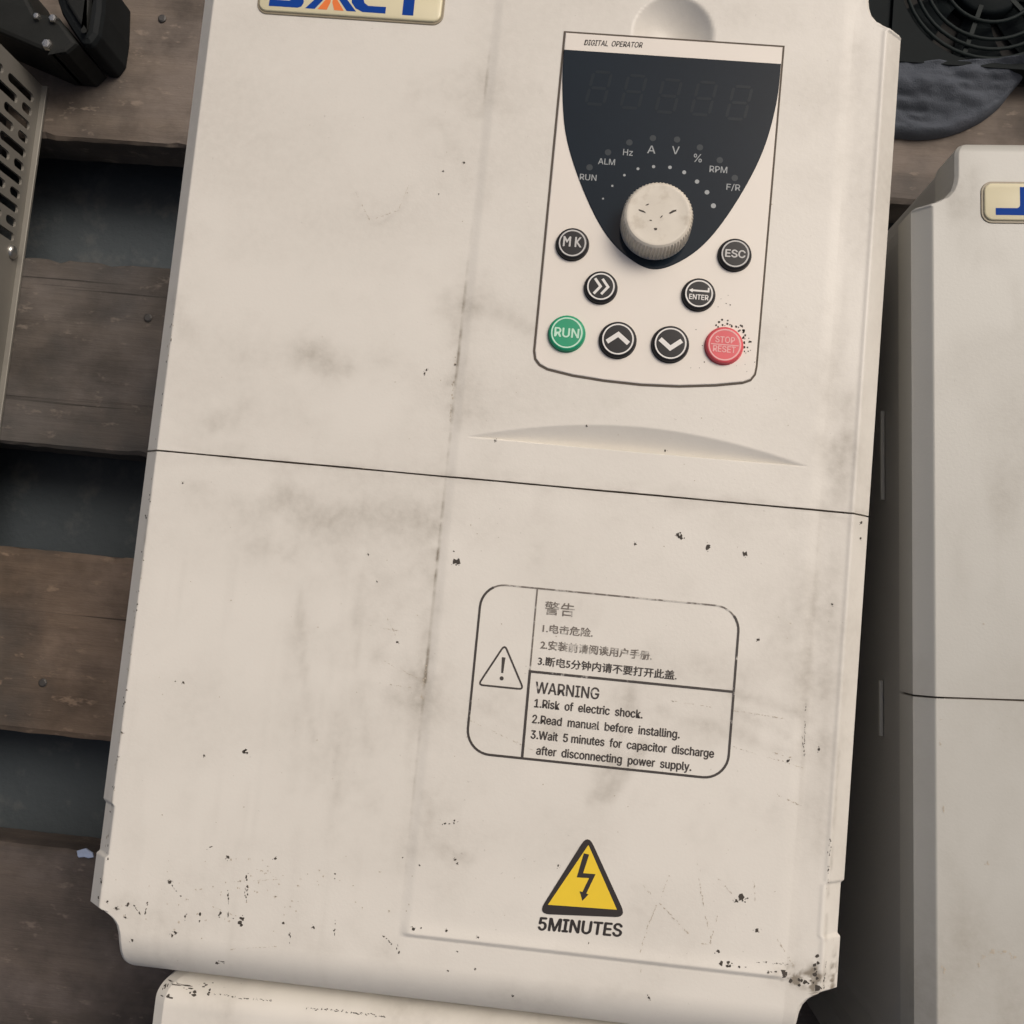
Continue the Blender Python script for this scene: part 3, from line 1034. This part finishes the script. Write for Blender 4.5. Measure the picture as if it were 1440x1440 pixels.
def make_wear(root):
    """knocked-off paint, specks and pencil-like scuffs, listed from the photograph"""
    rs = random.Random(5)
    b = MB(); s = MB()

    def flake(mb, c, rx, ry, a=0.0, n=9):
        pts = []
        for q in range(n):
            an = 2 * math.pi * q / n
            k = rs.uniform(.4, 1.2)
            dx, dy = math.cos(an) * rx * k, math.sin(an) * ry * k
            pts.append((c[0] + dx * math.cos(a) - dy * math.sin(a), c[1] + dx * math.sin(a) + dy * math.cos(a)))
        if all(edge_in(p[1]) + .05 < p[0] < 222.45 - edge_in(p[1]) for p in pts):
            mb.poly(pts, zf)

    def at(x, y):
        return px(x, y, float(cover_z(*px(x, y, 0))))

    def blob(mb, x, y, rx, ry, a=0.0, n=9):
        c = at(x, y)
        rx *= .216; ry *= .216
        flake(mb, c, rx, ry, a, n)
        if rx > .3:
            for k in range(rs.randint(2, 5)):
                an = rs.uniform(0, 6.28); d = rs.uniform(.7, 1.8)
                q = rs.uniform(.12, .38)
                flake(mb, (c[0] + rx * d * math.cos(an), c[1] + ry * d * math.sin(an)), rx * q, ry * q, an, 6)

    def stroke(mb, x0, y0, x1, y1, wd, gap=.35):
        n = max(2, int(math.hypot(x1 - x0, y1 - y0) / 2.2))
        p0, p1 = at(x0, y0), at(x1, y1)
        a = math.atan2(p1[1] - p0[1], p1[0] - p0[0])
        L_ = math.hypot(p1[0] - p0[0], p1[1] - p0[1]) / n
        ph = rs.uniform(0, 9)
        for i in range(n):
            t = (i + rs.random()) / n
            if rs.random() < gap or math.sin(ph + t * 9) < -.75:
                continue
            w_ = wd * .216 * (.15 + .75 * rs.random() ** 1.7)
            o = rs.gauss(0, wd * .09)
            c = (p0[0] + (p1[0] - p0[0]) * t - math.sin(a) * o, p0[1] + (p1[1] - p0[1]) * t + math.cos(a) * o)
            flake(mb, c, max(w_, L_ * rs.uniform(.4, 1.1)), w_, a + rs.uniform(-.25, .25), 7)

    for x, y, r in ((642, 790, 5.5), (995, 770, 4.5), (1047, 779, 4.5), (957, 755, 4.5), (953, 752, 3), (893, 765, 2), (1042, 1262, 6), (1036, 1267, 4), (1064, 1308, 3.5), (1010, 1337, 3.5),
                    (1066, 900, 2.6), (559, 903, 2.6), (530, 818, 2), (518, 780, 1.6), (638, 775, 1.6), (1152, 1054, 2.5), (1108, 1070, 2.5), (1170, 850, 1.8), (205, 728, 2.5), (204, 725, 2),
                    (257, 679, 2.2), (600, 520, 2), (653, 229, 2.2), (623, 241, 1.8), (617, 273, 1.6), (640, 513, 2), (597, 525, 1.8), (935, 634, 2), (697, 619, 2.2), (825, 599, 1.8),
                    (785, 1217, 2.6), (828, 1326, 1.6), (913, 1403, 2.6), (721, 1401, 2.2), (668, 1363, 2.2), (387, 1207, 2.5), (320, 1205, 3), (238, 1240, 3.2), (640, 1209, 2.3), (643, 1214, 2.0),
                    (581, 1306, 3.2), (592, 1305, 1.6), (628, 1309, 1.8), (672, 1318, 2), (590, 1217, 1.5), (566, 1206, 1.3), (180, 1272, 2.8), (164, 1277, 2.6), (151, 1268, 2.6), (176, 1290, 2.2),
                    (142, 1240, 2.6), (138, 1263, 2.4), (152, 1208, 1.8), (154, 1142, 1.6), (166, 1064, 1.8), (171, 1030, 2.2), (174, 990, 2), (178, 970, 1.6), (193, 850, 1.6),
                    (247, 1312, 3.4), (242, 1316, 2.6), (186, 1322, 3), (310, 1284, 4), (340, 1292, 3.5), (258, 960, 2), (247, 958, 1.6), (345, 1055, 2.6), (287, 1063, 1.8), (399, 1298, 2.2),
                    (441, 1304, 2.4), (1020, 460, 2), (1212, 735, 2.5), (1211, 757, 2.2), (643, 1338, 1.6), (630, 1365, 1.8)):
        blob(b, x, y, r * rs.uniform(.7, 1.1), r * rs.uniform(.7, 1.1), rs.uniform(0, 3))
    for x0, y0, x1, y1, wd in ((348, 1228, 346, 1268, 2.6), (322, 1248, 321, 1290, 2), (341, 1285, 339, 1303, 4), (321, 1288, 330, 1292, 2.4), (262, 1282, 260, 1296, 2.2),
                               (283, 1279, 280, 1296, 2.6), (208, 1270, 204, 1290, 2.2), (187, 1272, 196, 1286, 3), (471, 1228, 472, 1242, 2), (471, 1293, 470, 1315, 2),
                               (408, 1310, 407, 1326, 2), (558, 1328, 560, 1340, 3), (537, 1316, 552, 1328, 2.6), (335, 1055, 352, 1058, 3), (620, 1160, 645, 1155, 2.2),
                               (238, 1240, 254, 1262, 1.4), (300, 1352, 316, 1354, 4), (288, 1196, 298, 1192, 1.8),
                               (1012, 1355, 1050, 1359, 4), (1064, 1353, 1114, 1356, 1.6), (1078, 1366, 1093, 1367, 3), (1098, 1368, 1108, 1372, 7),
                               (1112, 1380, 1150, 1386, 7), (1149, 1343, 1147, 1375, 4), (1140, 1372, 1150, 1390, 6), (1162, 1350, 1158, 1395, 2), (1168, 1180, 1163, 1250, 1.6),
                               (1134, 990, 1130, 1060, 1.2), (1128, 1035, 1132, 1068, 1.2)):
        stroke(b, x0, y0, x1, y1, wd, .25)
    for x0, y0, x1, y1, wd in ((904, 1245, 980, 1326, 1.2), (980, 1326, 998, 1328, 1.2), (998, 1328, 1009, 1288, 1.2), (942, 1230, 910, 1305, 1.1), (910, 1305, 899, 1345, 1.1), (981, 1215, 984, 1225, 1.4),
                               (982, 1235, 997, 1310, 1.3), (1008, 1234, 1030, 1258, 1.5), (1060, 1240, 1062, 1268, 1.0), (1092, 1320, 1116, 1358, 1.6), (900, 1360, 901, 1368, 1.8),
                               (640, 500, 632, 608, 1.8), (600, 925, 594, 985, 3), (500, 270, 520, 310, .8), (520, 310, 560, 296, .8), (560, 296, 575, 260, .7), (300, 1275, 335, 1290, 1), (330, 1240, 400, 1236, 1), (360, 1222, 392, 1236, 1.2),
                               (1085, 1058, 1115, 1066, 1.3), (1090, 1115, 1130, 1135, 1.4), (320, 1335, 400, 1330, .9), (520, 880, 575, 890, .9), (545, 870, 560, 900, .8),
                               (540, 930, 590, 955, 1.0), (530, 960, 585, 968, .9), (655, 1010, 760, 1060, 1.0), (940, 985, 1100, 1010, .9), (1030, 1050, 1130, 1080, 1.0)):
        stroke(s, x0, y0, x1, y1, wd, .3)
    # scatter of tiny nicks along the knocked edges
    for i in range(80):
        x = rs.gauss(330, 120); y = rs.gauss(1255, 32)
        if 140 < x < 640 and y < 1345:
            blob(s, x, y, rs.uniform(.6, 1.8), rs.uniform(.6, 1.8), 0, 6)
    for i in range(60):
        t = rs.random(); x = 245 + (142 - 245) * t; y = 430 + (1250 - 430) * t
        blob(s if rs.random() < .5 else b, x + rs.uniform(-3, 2), y, rs.uniform(.6, 1.4), rs.uniform(.8, 3), 0, 6)
    for i in range(90):
        x = rs.uniform(220, 1150); y = rs.uniform(120, 1340)
        if (745 < x < 1085 and y < 560):
            continue
        blob(s, x, y, rs.uniform(.5, 1.4), rs.uniform(.5, 1.4), 0, 6)
    tag(b.build('paint_chips', M_chip, root, z=H), kind='stuff')
    tag(s.build('scuff_marks', M_scuff, root, z=H), kind='stuff')
    # black crumbs round the red button
    c = MB()
    for i in range(60):
        a = rs.uniform(-.5, 2.2) if i < 36 else rs.uniform(0, 6.28)
        r = (27 + abs(rs.gauss(0, 5))) if i < 36 else rs.uniform(30, 75)
        x, y = 1019 + r * math.cos(a), 485 - r * math.sin(a) * 1.0
        p = px(x, y, KZ)
        if not (118.6 < p[0] < 185.2 and 37.5 < p[1] < 143):
            continue
        q = rs.uniform(.16, .55) if i < 36 else rs.uniform(.1, .3)
        c.poly([(p[0] + q * rs.uniform(.5, 1.1) * math.cos(k * 1.047), p[1] + q * rs.uniform(.5, 1.1) * math.sin(k * 1.047)) for k in range(6)], KZ + .05)
    tag(c.build('grime_crumbs', M_chip, root, z=H), kind='stuff')


def make_inverter(root, mat, dirt_falloff):
    make_cover('upper_cover', vs_up, root, mat, dirt_falloff)
    make_cover('lower_cover', vs_lo, root, mat, dirt_falloff)
    make_housing(root, M_house)
    make_seam(root)


GRP = 'cream inverter units lying on the pallet'
main = empty('frequency_inverter', (0, 0, 0))
tag(main, 'cream plastic inverter drive in the middle with dark display, round knob and yellow hazard sticker', 'inverter', GRP)
make_inverter(main, M_cover, dirt_falloff_main)
shared = []
make_badge(main)
make_keypad(main)
make_prints(main)
side_ribs(main)


def copy_parts(src, dst):
    for ch in list(src.children):
        if ch.name.split('.')[0] in ('upper_cover', 'lower_cover', 'housing', 'seam_backing'):
            continue
        c = ch.copy(); COL.objects.link(c); c.parent = dst
        for g in list(ch.children):
            d = g.copy(); COL.objects.link(d); d.parent = c


NOTCH_SHIFT = -3.0
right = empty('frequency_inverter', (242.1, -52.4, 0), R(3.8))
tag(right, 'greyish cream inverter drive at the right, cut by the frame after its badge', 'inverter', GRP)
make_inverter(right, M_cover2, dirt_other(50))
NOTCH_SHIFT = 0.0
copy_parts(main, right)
LOW = 13.0
tx = px(212, 1432, -LOW)[0] - 10.6
low = empty('frequency_inverter', (tx, -162.0 - V_TOP, -LOW))
tag(low, 'cream inverter drive below the middle one, only its scuffed rounded top edge in view', 'inverter', GRP)
PLAIN = True
make_inverter(low, M_cover, dirt_other(90))
for ch in list(low.children):
    if ch.name.startswith('seam'):
        ch.scale.x = .88; ch.location.x = .0135
for c in low.children:                       # a lower case: its housing stands on the boards too
    if c.name.startswith('housing'):
        for v in c.data.vertices:
            if v.co.z < -.1:
                v.co.z += LOW * .001
PLAIN = False
make_wear(main)


# marks on the two neighbours
def marks(root, items, mat):
    rs = random.Random(2)
    inv = Matrix.Rotation(-root.rotation_euler.z, 2)
    b = MB()
    dz = root.location.z * 1000
    for x, y, rx, ry in items:
        p = px(x, y, dz)
        q = inv @ (Vector(p) - Vector((root.location.x * 1000, root.location.y * 1000)))
        for j in range(6):
            f = rs.uniform(.18, .5)
            cx, cy = q.x + rx * .216 * rs.gauss(0, .45), q.y + ry * .216 * rs.gauss(0, .45)
            pts = [(cx + rx * .216 * f * rs.uniform(.5, 1.1) * math.cos(k * .785), cy + ry * .216 * f * rs.uniform(.5, 1.1) * math.sin(k * .785)) for k in range(8)]
            b.poly(pts, lambda a_, b_: zf(a_, b_) + .01 * j)
    tag(b.build('paint_chips', mat, root, z=H), kind='stuff')


marks(right, [(1388, 1214, 3, 3), (1322, 1012, 1.5, 2), (1322, 1046, 1.5, 2.5), (1327, 1136, 2, 5), (1382, 1345, 7, 3), (1395, 1338, 7, 3), (1410, 1338, 6, 3), (1425, 1345, 5, 4),
              (1376, 1356, 3, 4), (1340, 1400, 2.5, 1.5), (1327, 1362, 3, 5), (1383, 877, 2.5, 1.2), (1400, 268, 2, 2)], M_scuff)
rs_ = random.Random(9)
it = [(234, 1402, 9, 3), (226, 1392, 4, 8), (245, 1388, 22, 1.6), (272, 1398, 7, 4), (282, 1390, 10, 3), (291, 1398, 4, 4), (262, 1393, 8, 1.5)]
it += [(300 + i * 6 + rs_.uniform(-2, 2), 1401 + i * .75 + rs_.uniform(-1, 1), rs_.uniform(1, 4), 1.0) for i in range(14)]
it += [(430 + i * 7, 1419 + i * .8 + rs_.uniform(-1, 1), rs_.uniform(1.5, 5), 1.3) for i in range(16)]
PLAIN = True
marks(low, it, M_chip)
PLAIN = False


# ------------------------------------------------------------------ grey chassis at the left
def build_chassis():
    x0, y0, y1 = -142.0, -150.0, 191.5
    root = empty('equipment_chassis', (x0, y0, 0))
    tag(root, 'grey sheet metal chassis with slotted vent side and screws at the left edge', 'chassis')
    m, t, p = new_mat('grey_painted_steel')
    tc = nd(t, 'ShaderNodeTexCoord').outputs['Object']
    n = noise(t, tc, 40, 5)
    c = mix(t, n, (.20, .19, .165), (.27, .255, .225))
    t.links.new(c, p.inputs['Base Color'])
    p.inputs['Roughness'].default_value = .5
    p.inputs['Metallic'].default_value = .25
    wall = MB()
    th = 1.3

    def yz(pts, xa=-th, xb=0.0):
        """polygon in the wall plane (y from the back end, z up) given thickness along x"""
        n_ = len(pts)
        if area(pts) < 0: pts = pts[::-1]
        vs = [(xb, a, c_) for a, c_ in pts] + [(xa, a, c_) for a, c_ in pts]
        fs = [tuple(range(n_)), tuple(range(2 * n_ - 1, n_ - 1, -1))]
        for i in range(n_):
            j = (i + 1) % n_
            fs.append((i, n_ + i, n_ + j, j))
        wall.add(vs, fs)
    L_ = y1 - y0
    top = 95.0
    yz([(0, 0), (0, top), (L_ - 84, top), (L_ - 84, 0)])
    yz([(L_ - 8, 0), (L_ - 8, top), (L_, top), (L_, 0)])
    n_col, pit, sw = 11, 6.9, 4.1
    ya = L_ - 84
    for k in range(n_col):
        s0 = L_ - 8 - pit * (k + 1) + (pit - sw)
        yz([(s0 - (pit - sw), 0), (s0 - (pit - sw), top), (s0, top), (s0, 0)])
        r = sw / 2
        cuts = [7.0]
        z = 7.0
        holes = []
        if k % 2:
            holes = [(7, 16), (20, 43), (47, 70), (74, 90)]
        else:
            holes = [(7, 30), (34, 57), (61, 84)]
        zz = 0
        arc = lambda c_, a0, a1: [(s0 + r + r * math.cos(R(a)), c_ + r * math.sin(R(a))) for a in np.linspace(a0, a1, 7)]
        prev = None
        for h0, h1 in holes:
            low_ = [(s0, zz), (s0 + sw, zz)] if prev is None else arc(prev - r, 180, 0)
            up_ = arc(h0 + r, 360, 180)
            yz(low_ + up_)
            prev = h1; zz = h1
        yz(arc(prev - r, 180, 0) + [(s0 + sw, top), (s0, top)])
    rest = L_ - 8 - pit * n_col
    if rest > ya + .01:
        yz([(ya, 0), (ya, top), (rest, top), (rest, 0)])
    wall.build('side_panel', m, root)
    b = MB(); b.box(-230, -th - .05, 0, L_, top, top + 1.5); b.build('top_panel', m, root)
    b = MB(); b.box(-.6, 2.6, 0, L_, .2, 1.6, bev=.3); b.build('base_flange', m, root)
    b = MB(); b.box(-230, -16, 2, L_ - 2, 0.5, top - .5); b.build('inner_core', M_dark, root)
    b = MB(); b.box(-232, -th - .05, L_ - 1.4, L_ - .1, 0.3, top - .1); b.build('back_panel', m, root)
    ms = simple('screw_steel', (.55, .54, .5), .28, .9)

    def screw(ypx, zc):
        b = MB()
        vs, fs = [], []
        pr = [(3.4, 0.0), (3.4, .9), (2.6, 1.8), (1.2, 2.3), (.3, 2.4)]
        sg = 18
        for r, h in pr:
            for i in range(sg):
                a = 2 * math.pi * i / sg
                vs.append((h, ypx + r * math.cos(a), zc + r * math.sin(a)))
        for k in range(len(pr) - 1):
            for i in range(sg):
                j = (i + 1) % sg
                fs.append((k * sg + i, k * sg + j, (k + 1) * sg + j, (k + 1) * sg + i))
        fs.append(tuple(range((len(pr) - 1) * sg, len(pr) * sg)))
        b.add(vs, fs)
        b.build('screw', ms, root, True)
    screw(px(15, 355, -154)[1] - y0, 7.5)
    screw(px(8, 520, -156)[1] - y0, 60)


build_chassis()


def build_clutter():
    mk = simple('black_plastic', (.016, .017, .016), .6, var=.4, scale=80, bmp=.15, spec=.15)
    mk2 = simple('black_rubber', (.011, .013, .014), .65, var=.4, scale=60, spec=.12)
    ms = simple('bolt_steel', (.6, .58, .53), .25, .9)
    ZT = -128.0
    pts = [px(x, y, ZT) for x, y in ((-40, 28), (-40, -40), (20, -40), (48, 16), (80, 22), (108, 60), (92, 76), (66, 84), (68, 106), (54, 116))]
    # keep its foot clear of the chassis wall
    c = px(40, 60, ZT)
    root = empty('terminal_clamp', (c[0], c[1], 0))
    tag(root, 'dark plastic terminal clamp with a shiny bolt standing behind the slotted chassis', 'clamp')
    b = MB()
    pts = [(a - c[0], max(d, 193.5) - c[1]) for a, d in pts]
    b.prism(pts, .2, 32, bev=2.0)
    b.build('clamp_body', mk, root)
    for x, y, r in ((60, 82, 2.4), (72, 23, 2.0), (49, 20, 1.6)):
        q = px(x, y, ZT + 3)
        b = MB(); b.lathe((q[0] - c[0], max(q[1], 196) - c[1]), [(r, 31.5), (r, 33.6), (r * .8, 34.2), (r * .4, 34.3)], 6)
        b.build('bolt', ms, root)
    c = px(105, 20, -130)
    r2 = empty('rubber_plug', (c[0], c[1], 0))
    tag(r2, 'black rounded rubber plug standing on the pallet board beside the dark clamp', 'plug')
    pts = [px(x, y, -130) for x, y in ((66, -40), (146, -40), (144, 15), (139, 48), (128, 63), (114, 62), (100, 42), (84, 16))]
    b = MB()
    b.prism([(a - c[0], d - c[1]) for a, d in rpoly(pts, 2.5, 4)], .2, 30, bev=3.0)
    b.build('plug_body', mk2, r2)
    b = MB()
    b.prism([(a - c[0], d - c[1]) for a, d in rpoly(inset(pts if area(pts) > 0 else pts[::-1], 5), 2, 4)], 29.9, 33, bev=1.2)
    b.build('plug_cap', mk, r2)


build_clutter()


# ------------------------------------------------------------------ fan and rag, top right
def build_fan():
    ZT = -145.0
    c = px(1395, -33, ZT)
    root = empty('cooling_fan', (c[0], c[1], 0))
    tag(root, 'black square cooling fan with ring guard lying beyond the blue grey rag', 'fan')
    mk = simple('fan_black', (.008, .011, .012), .6, var=.25, scale=70, bmp=.05, spec=.08)
    mr = simple('guard_black', (.012, .017, .017), .55, var=.2, scale=70, spec=.12)
    hs = 43.5
    b = MB()
    N = 64
    top = 15.0
    inner = [(41.5 * math.cos(2 * math.pi * i / N), 41.5 * math.sin(2 * math.pi * i / N)) for i in range(N)]
    outer = []
    for i in range(N):
        a = 2 * math.pi * i / N
        k = hs / max(abs(math.cos(a)), abs(math.sin(a)))
        outer.append((k * math.cos(a), k * math.sin(a)))
    outer = [(max(-hs, min(hs, x)), max(-hs, min(hs, y))) for x, y in outer]
    vs = [(x, y, top) for x, y in inner] + [(x, y, top) for x, y in outer] + [(x, y, 3) for x, y in inner] + [(x, y, 3) for x, y in outer]
    fs = []
    for i in range(N):
        j = (i + 1) % N
        fs += [(i, N + i, N + j, j), (i, j, 2 * N + j, 2 * N + i), (N + i, 3 * N + i, 3 * N + j, N + j), (2 * N + i, 2 * N + j, 3 * N + j, 3 * N + i)]
    b.add(vs, fs)
    b.build('fan_frame', mk, root)
    b = MB(); b.box(-40 - 16, -hs - .05, -hs, hs, 3, top - 2, bev=1); b.build('side_bracket', mk, root)
    for r in (39.5, 35.0, 30.3, 22.0):
        b = MB(); b.torus((0, 0), r, .95, top + .2); b.build('guard_ring', mr, root, True)
    for k in range(6):
        a = R(15 + 60 * k)
        d = Vector((math.cos(a), math.sin(a))); n_ = Vector((-d.y, d.x)) * 1.0
        b = MB(); b.prism([tuple(d * 14 + n_), tuple(d * 14 - n_), tuple(d * 41.8 - n_), tuple(d * 41.8 + n_)], top - 2.2, top - .6)
        b.build('guard_spoke', mr, root)
    b = MB(); b.lathe((0, 0), [(17, 3), (17, top - 2), (15.5, top - .8), (2, top - .8)], 36); b.build('hub', mk, root, True)
    for k in range(7):
        a0 = 2 * math.pi * k / 7
        vs, fs = [], []
        for i in range(5):
            r = 16.5 + 24 * i / 4
            for s_, zz in ((-.28, 4), (.28, 10)):
                vs.append((r * math.cos(a0 + s_ + i * .05), r * math.sin(a0 + s_ + i * .05), zz))
                vs.append((r * math.cos(a0 + s_ + i * .05), r * math.sin(a0 + s_ + i * .05), zz + 1.2))
        for i in range(4):
            q = i * 4
            for a_, b_ in ((0, 1), (1, 3), (3, 2), (2, 0)):
                fs.append((q + a_, q + b_, q + 4 + b_, q + 4 + a_))
        fs += [(0, 2, 3, 1), (16, 17, 19, 18)]
        b = MB(); b.add(vs, fs); b.build('blade', mk, root)
    b = MB(); b.box(-hs, hs, -hs, hs, .3, 2.9); b.build('base_plate', M_dark, root)


build_fan()


def build_rag():
    m, t, p = new_mat('blue_grey_cloth')
    tc = nd(t, 'ShaderNodeTexCoord').outputs['Object']
    n = noise(t, tc, 60, 5, .65)
    wv = noise(t, tc, 1800, 2)
    c = mix(t, n, (.046, .054, .068), (.084, .095, .115))
    c = mix(t, ramp(t, noise(t, tc, 22, 3), [(.55, 0.0), (.75, .5)]), c, (.10, .10, .122))
    t.links.new(c, p.inputs['Base Color'])
    p.inputs['Roughness'].default_value = .92
    bump(t, p, math_(t, 'ADD', math_(t, 'MULTIPLY', n, 1.0), math_(t, 'MULTIPLY', wv, .3)), .8, .0015)
    lowc = catmull([px(x, y, -156) for x, y in ((1190, 176), (1230, 188), (1265, 190), (1300, 192), (1340, 186), (1380, 169), (1408, 148), (1426, 126), (1444, 110), (1490, 98))], 8)
    nrow = len(lowc)
    NV = 46
    topa = px(1190, 90, -146); topb = px(1490, 84, -146)
    V = []
    g = np.zeros((nrow, NV, 3))
    for i in range(nrow):
        s = i / (nrow - 1)
        a = Vector((topa[0] + (topb[0] - topa[0]) * s, topa[1] + (topb[1] - topa[1]) * s))
        b = Vector(lowc[i])
        for j in range(NV):
            f = j / (NV - 1)
            q = a.lerp(b, f)
            g[i, j, :2] = q
            prof = 9 * (1 - f) ** .8 + 6.5
            if f > .86: prof *= math.sqrt(max(0, 1 - ((f - .86) / .14) ** 2)) * .95 + .05
            g[i, j, 2] = prof
    X, Y = g[..., 0], g[..., 1]
    folds = (fbm(X / 26, Y / 7, 71, 3) - .5) * 8 + (fbm(X / 9, Y / 6, 77, 3) - .5) * 4
    damp = np.clip((1 - np.linspace(0, 1, NV)) * 6, 0, 1)[None, :]
    g[..., 2] = np.maximum(g[..., 2] + folds * damp, .5)
    c0 = g[nrow // 2, NV // 2].copy()
    root_loc = (c0[0], c0[1], 0)
    verts = (g - np.array([c0[0], c0[1], 0])).reshape(-1, 3)
    idx = np.arange(nrow * NV).reshape(nrow, NV)
    faces = [tuple(map(int, (idx[i, j], idx[i, j + 1], idx[i + 1, j + 1], idx[i + 1, j]))) for i in range(nrow - 1) for j in range(NV - 1)]
    loop = list(idx[:, 0]) + list(idx[-1, 1:]) + list(idx[-2::-1, -1]) + list(idx[0, -2:0:-1])
    n0 = len(verts)
    lo = verts[loop].copy(); lo[:, 2] = .1
    verts = np.concatenate([verts, lo])
    k = len(loop)
    for i in range(k):
        j = (i + 1) % k
        faces.append((int(loop[i]), int(loop[j]), n0 + j, n0 + i))
    o = obj_from('rag', verts.tolist(), faces, m, None, None, True)
    o.location = (c0[0] * .001, c0[1] * .001, 0)
    tag(o, 'crumpled blue grey cloth rag lying on the pallet board in front of the black fan', 'rag')


build_rag()


def build_scrap():
    m = simple('blue_film', (.36, .43, .58), .3, var=.3, scale=300)
    c = px(121, 1196, -160)
    rs = random.Random(4)
    b = MB()
    pts = []
    for k in range(12):
        a = 2 * math.pi * k / 12
        pts.append((c[0] + 4.6 * rs.uniform(.7, 1.2) * math.cos(a), c[1] + 2.2 * rs.uniform(.6, 1.2) * math.sin(a)))
    pts = [(a - c[0], d - c[1] - 1.2) for a, d in pts]
    b.prism(pts, .2, 1.3, bev=.4)
    o = b.build('plastic_scrap', m)
    o.location = (c[0] * .001, c[1] * .001, 0)
    tag(o, 'small pale blue scrap of plastic on the board edge beside the middle inverter', 'scrap')


build_scrap()
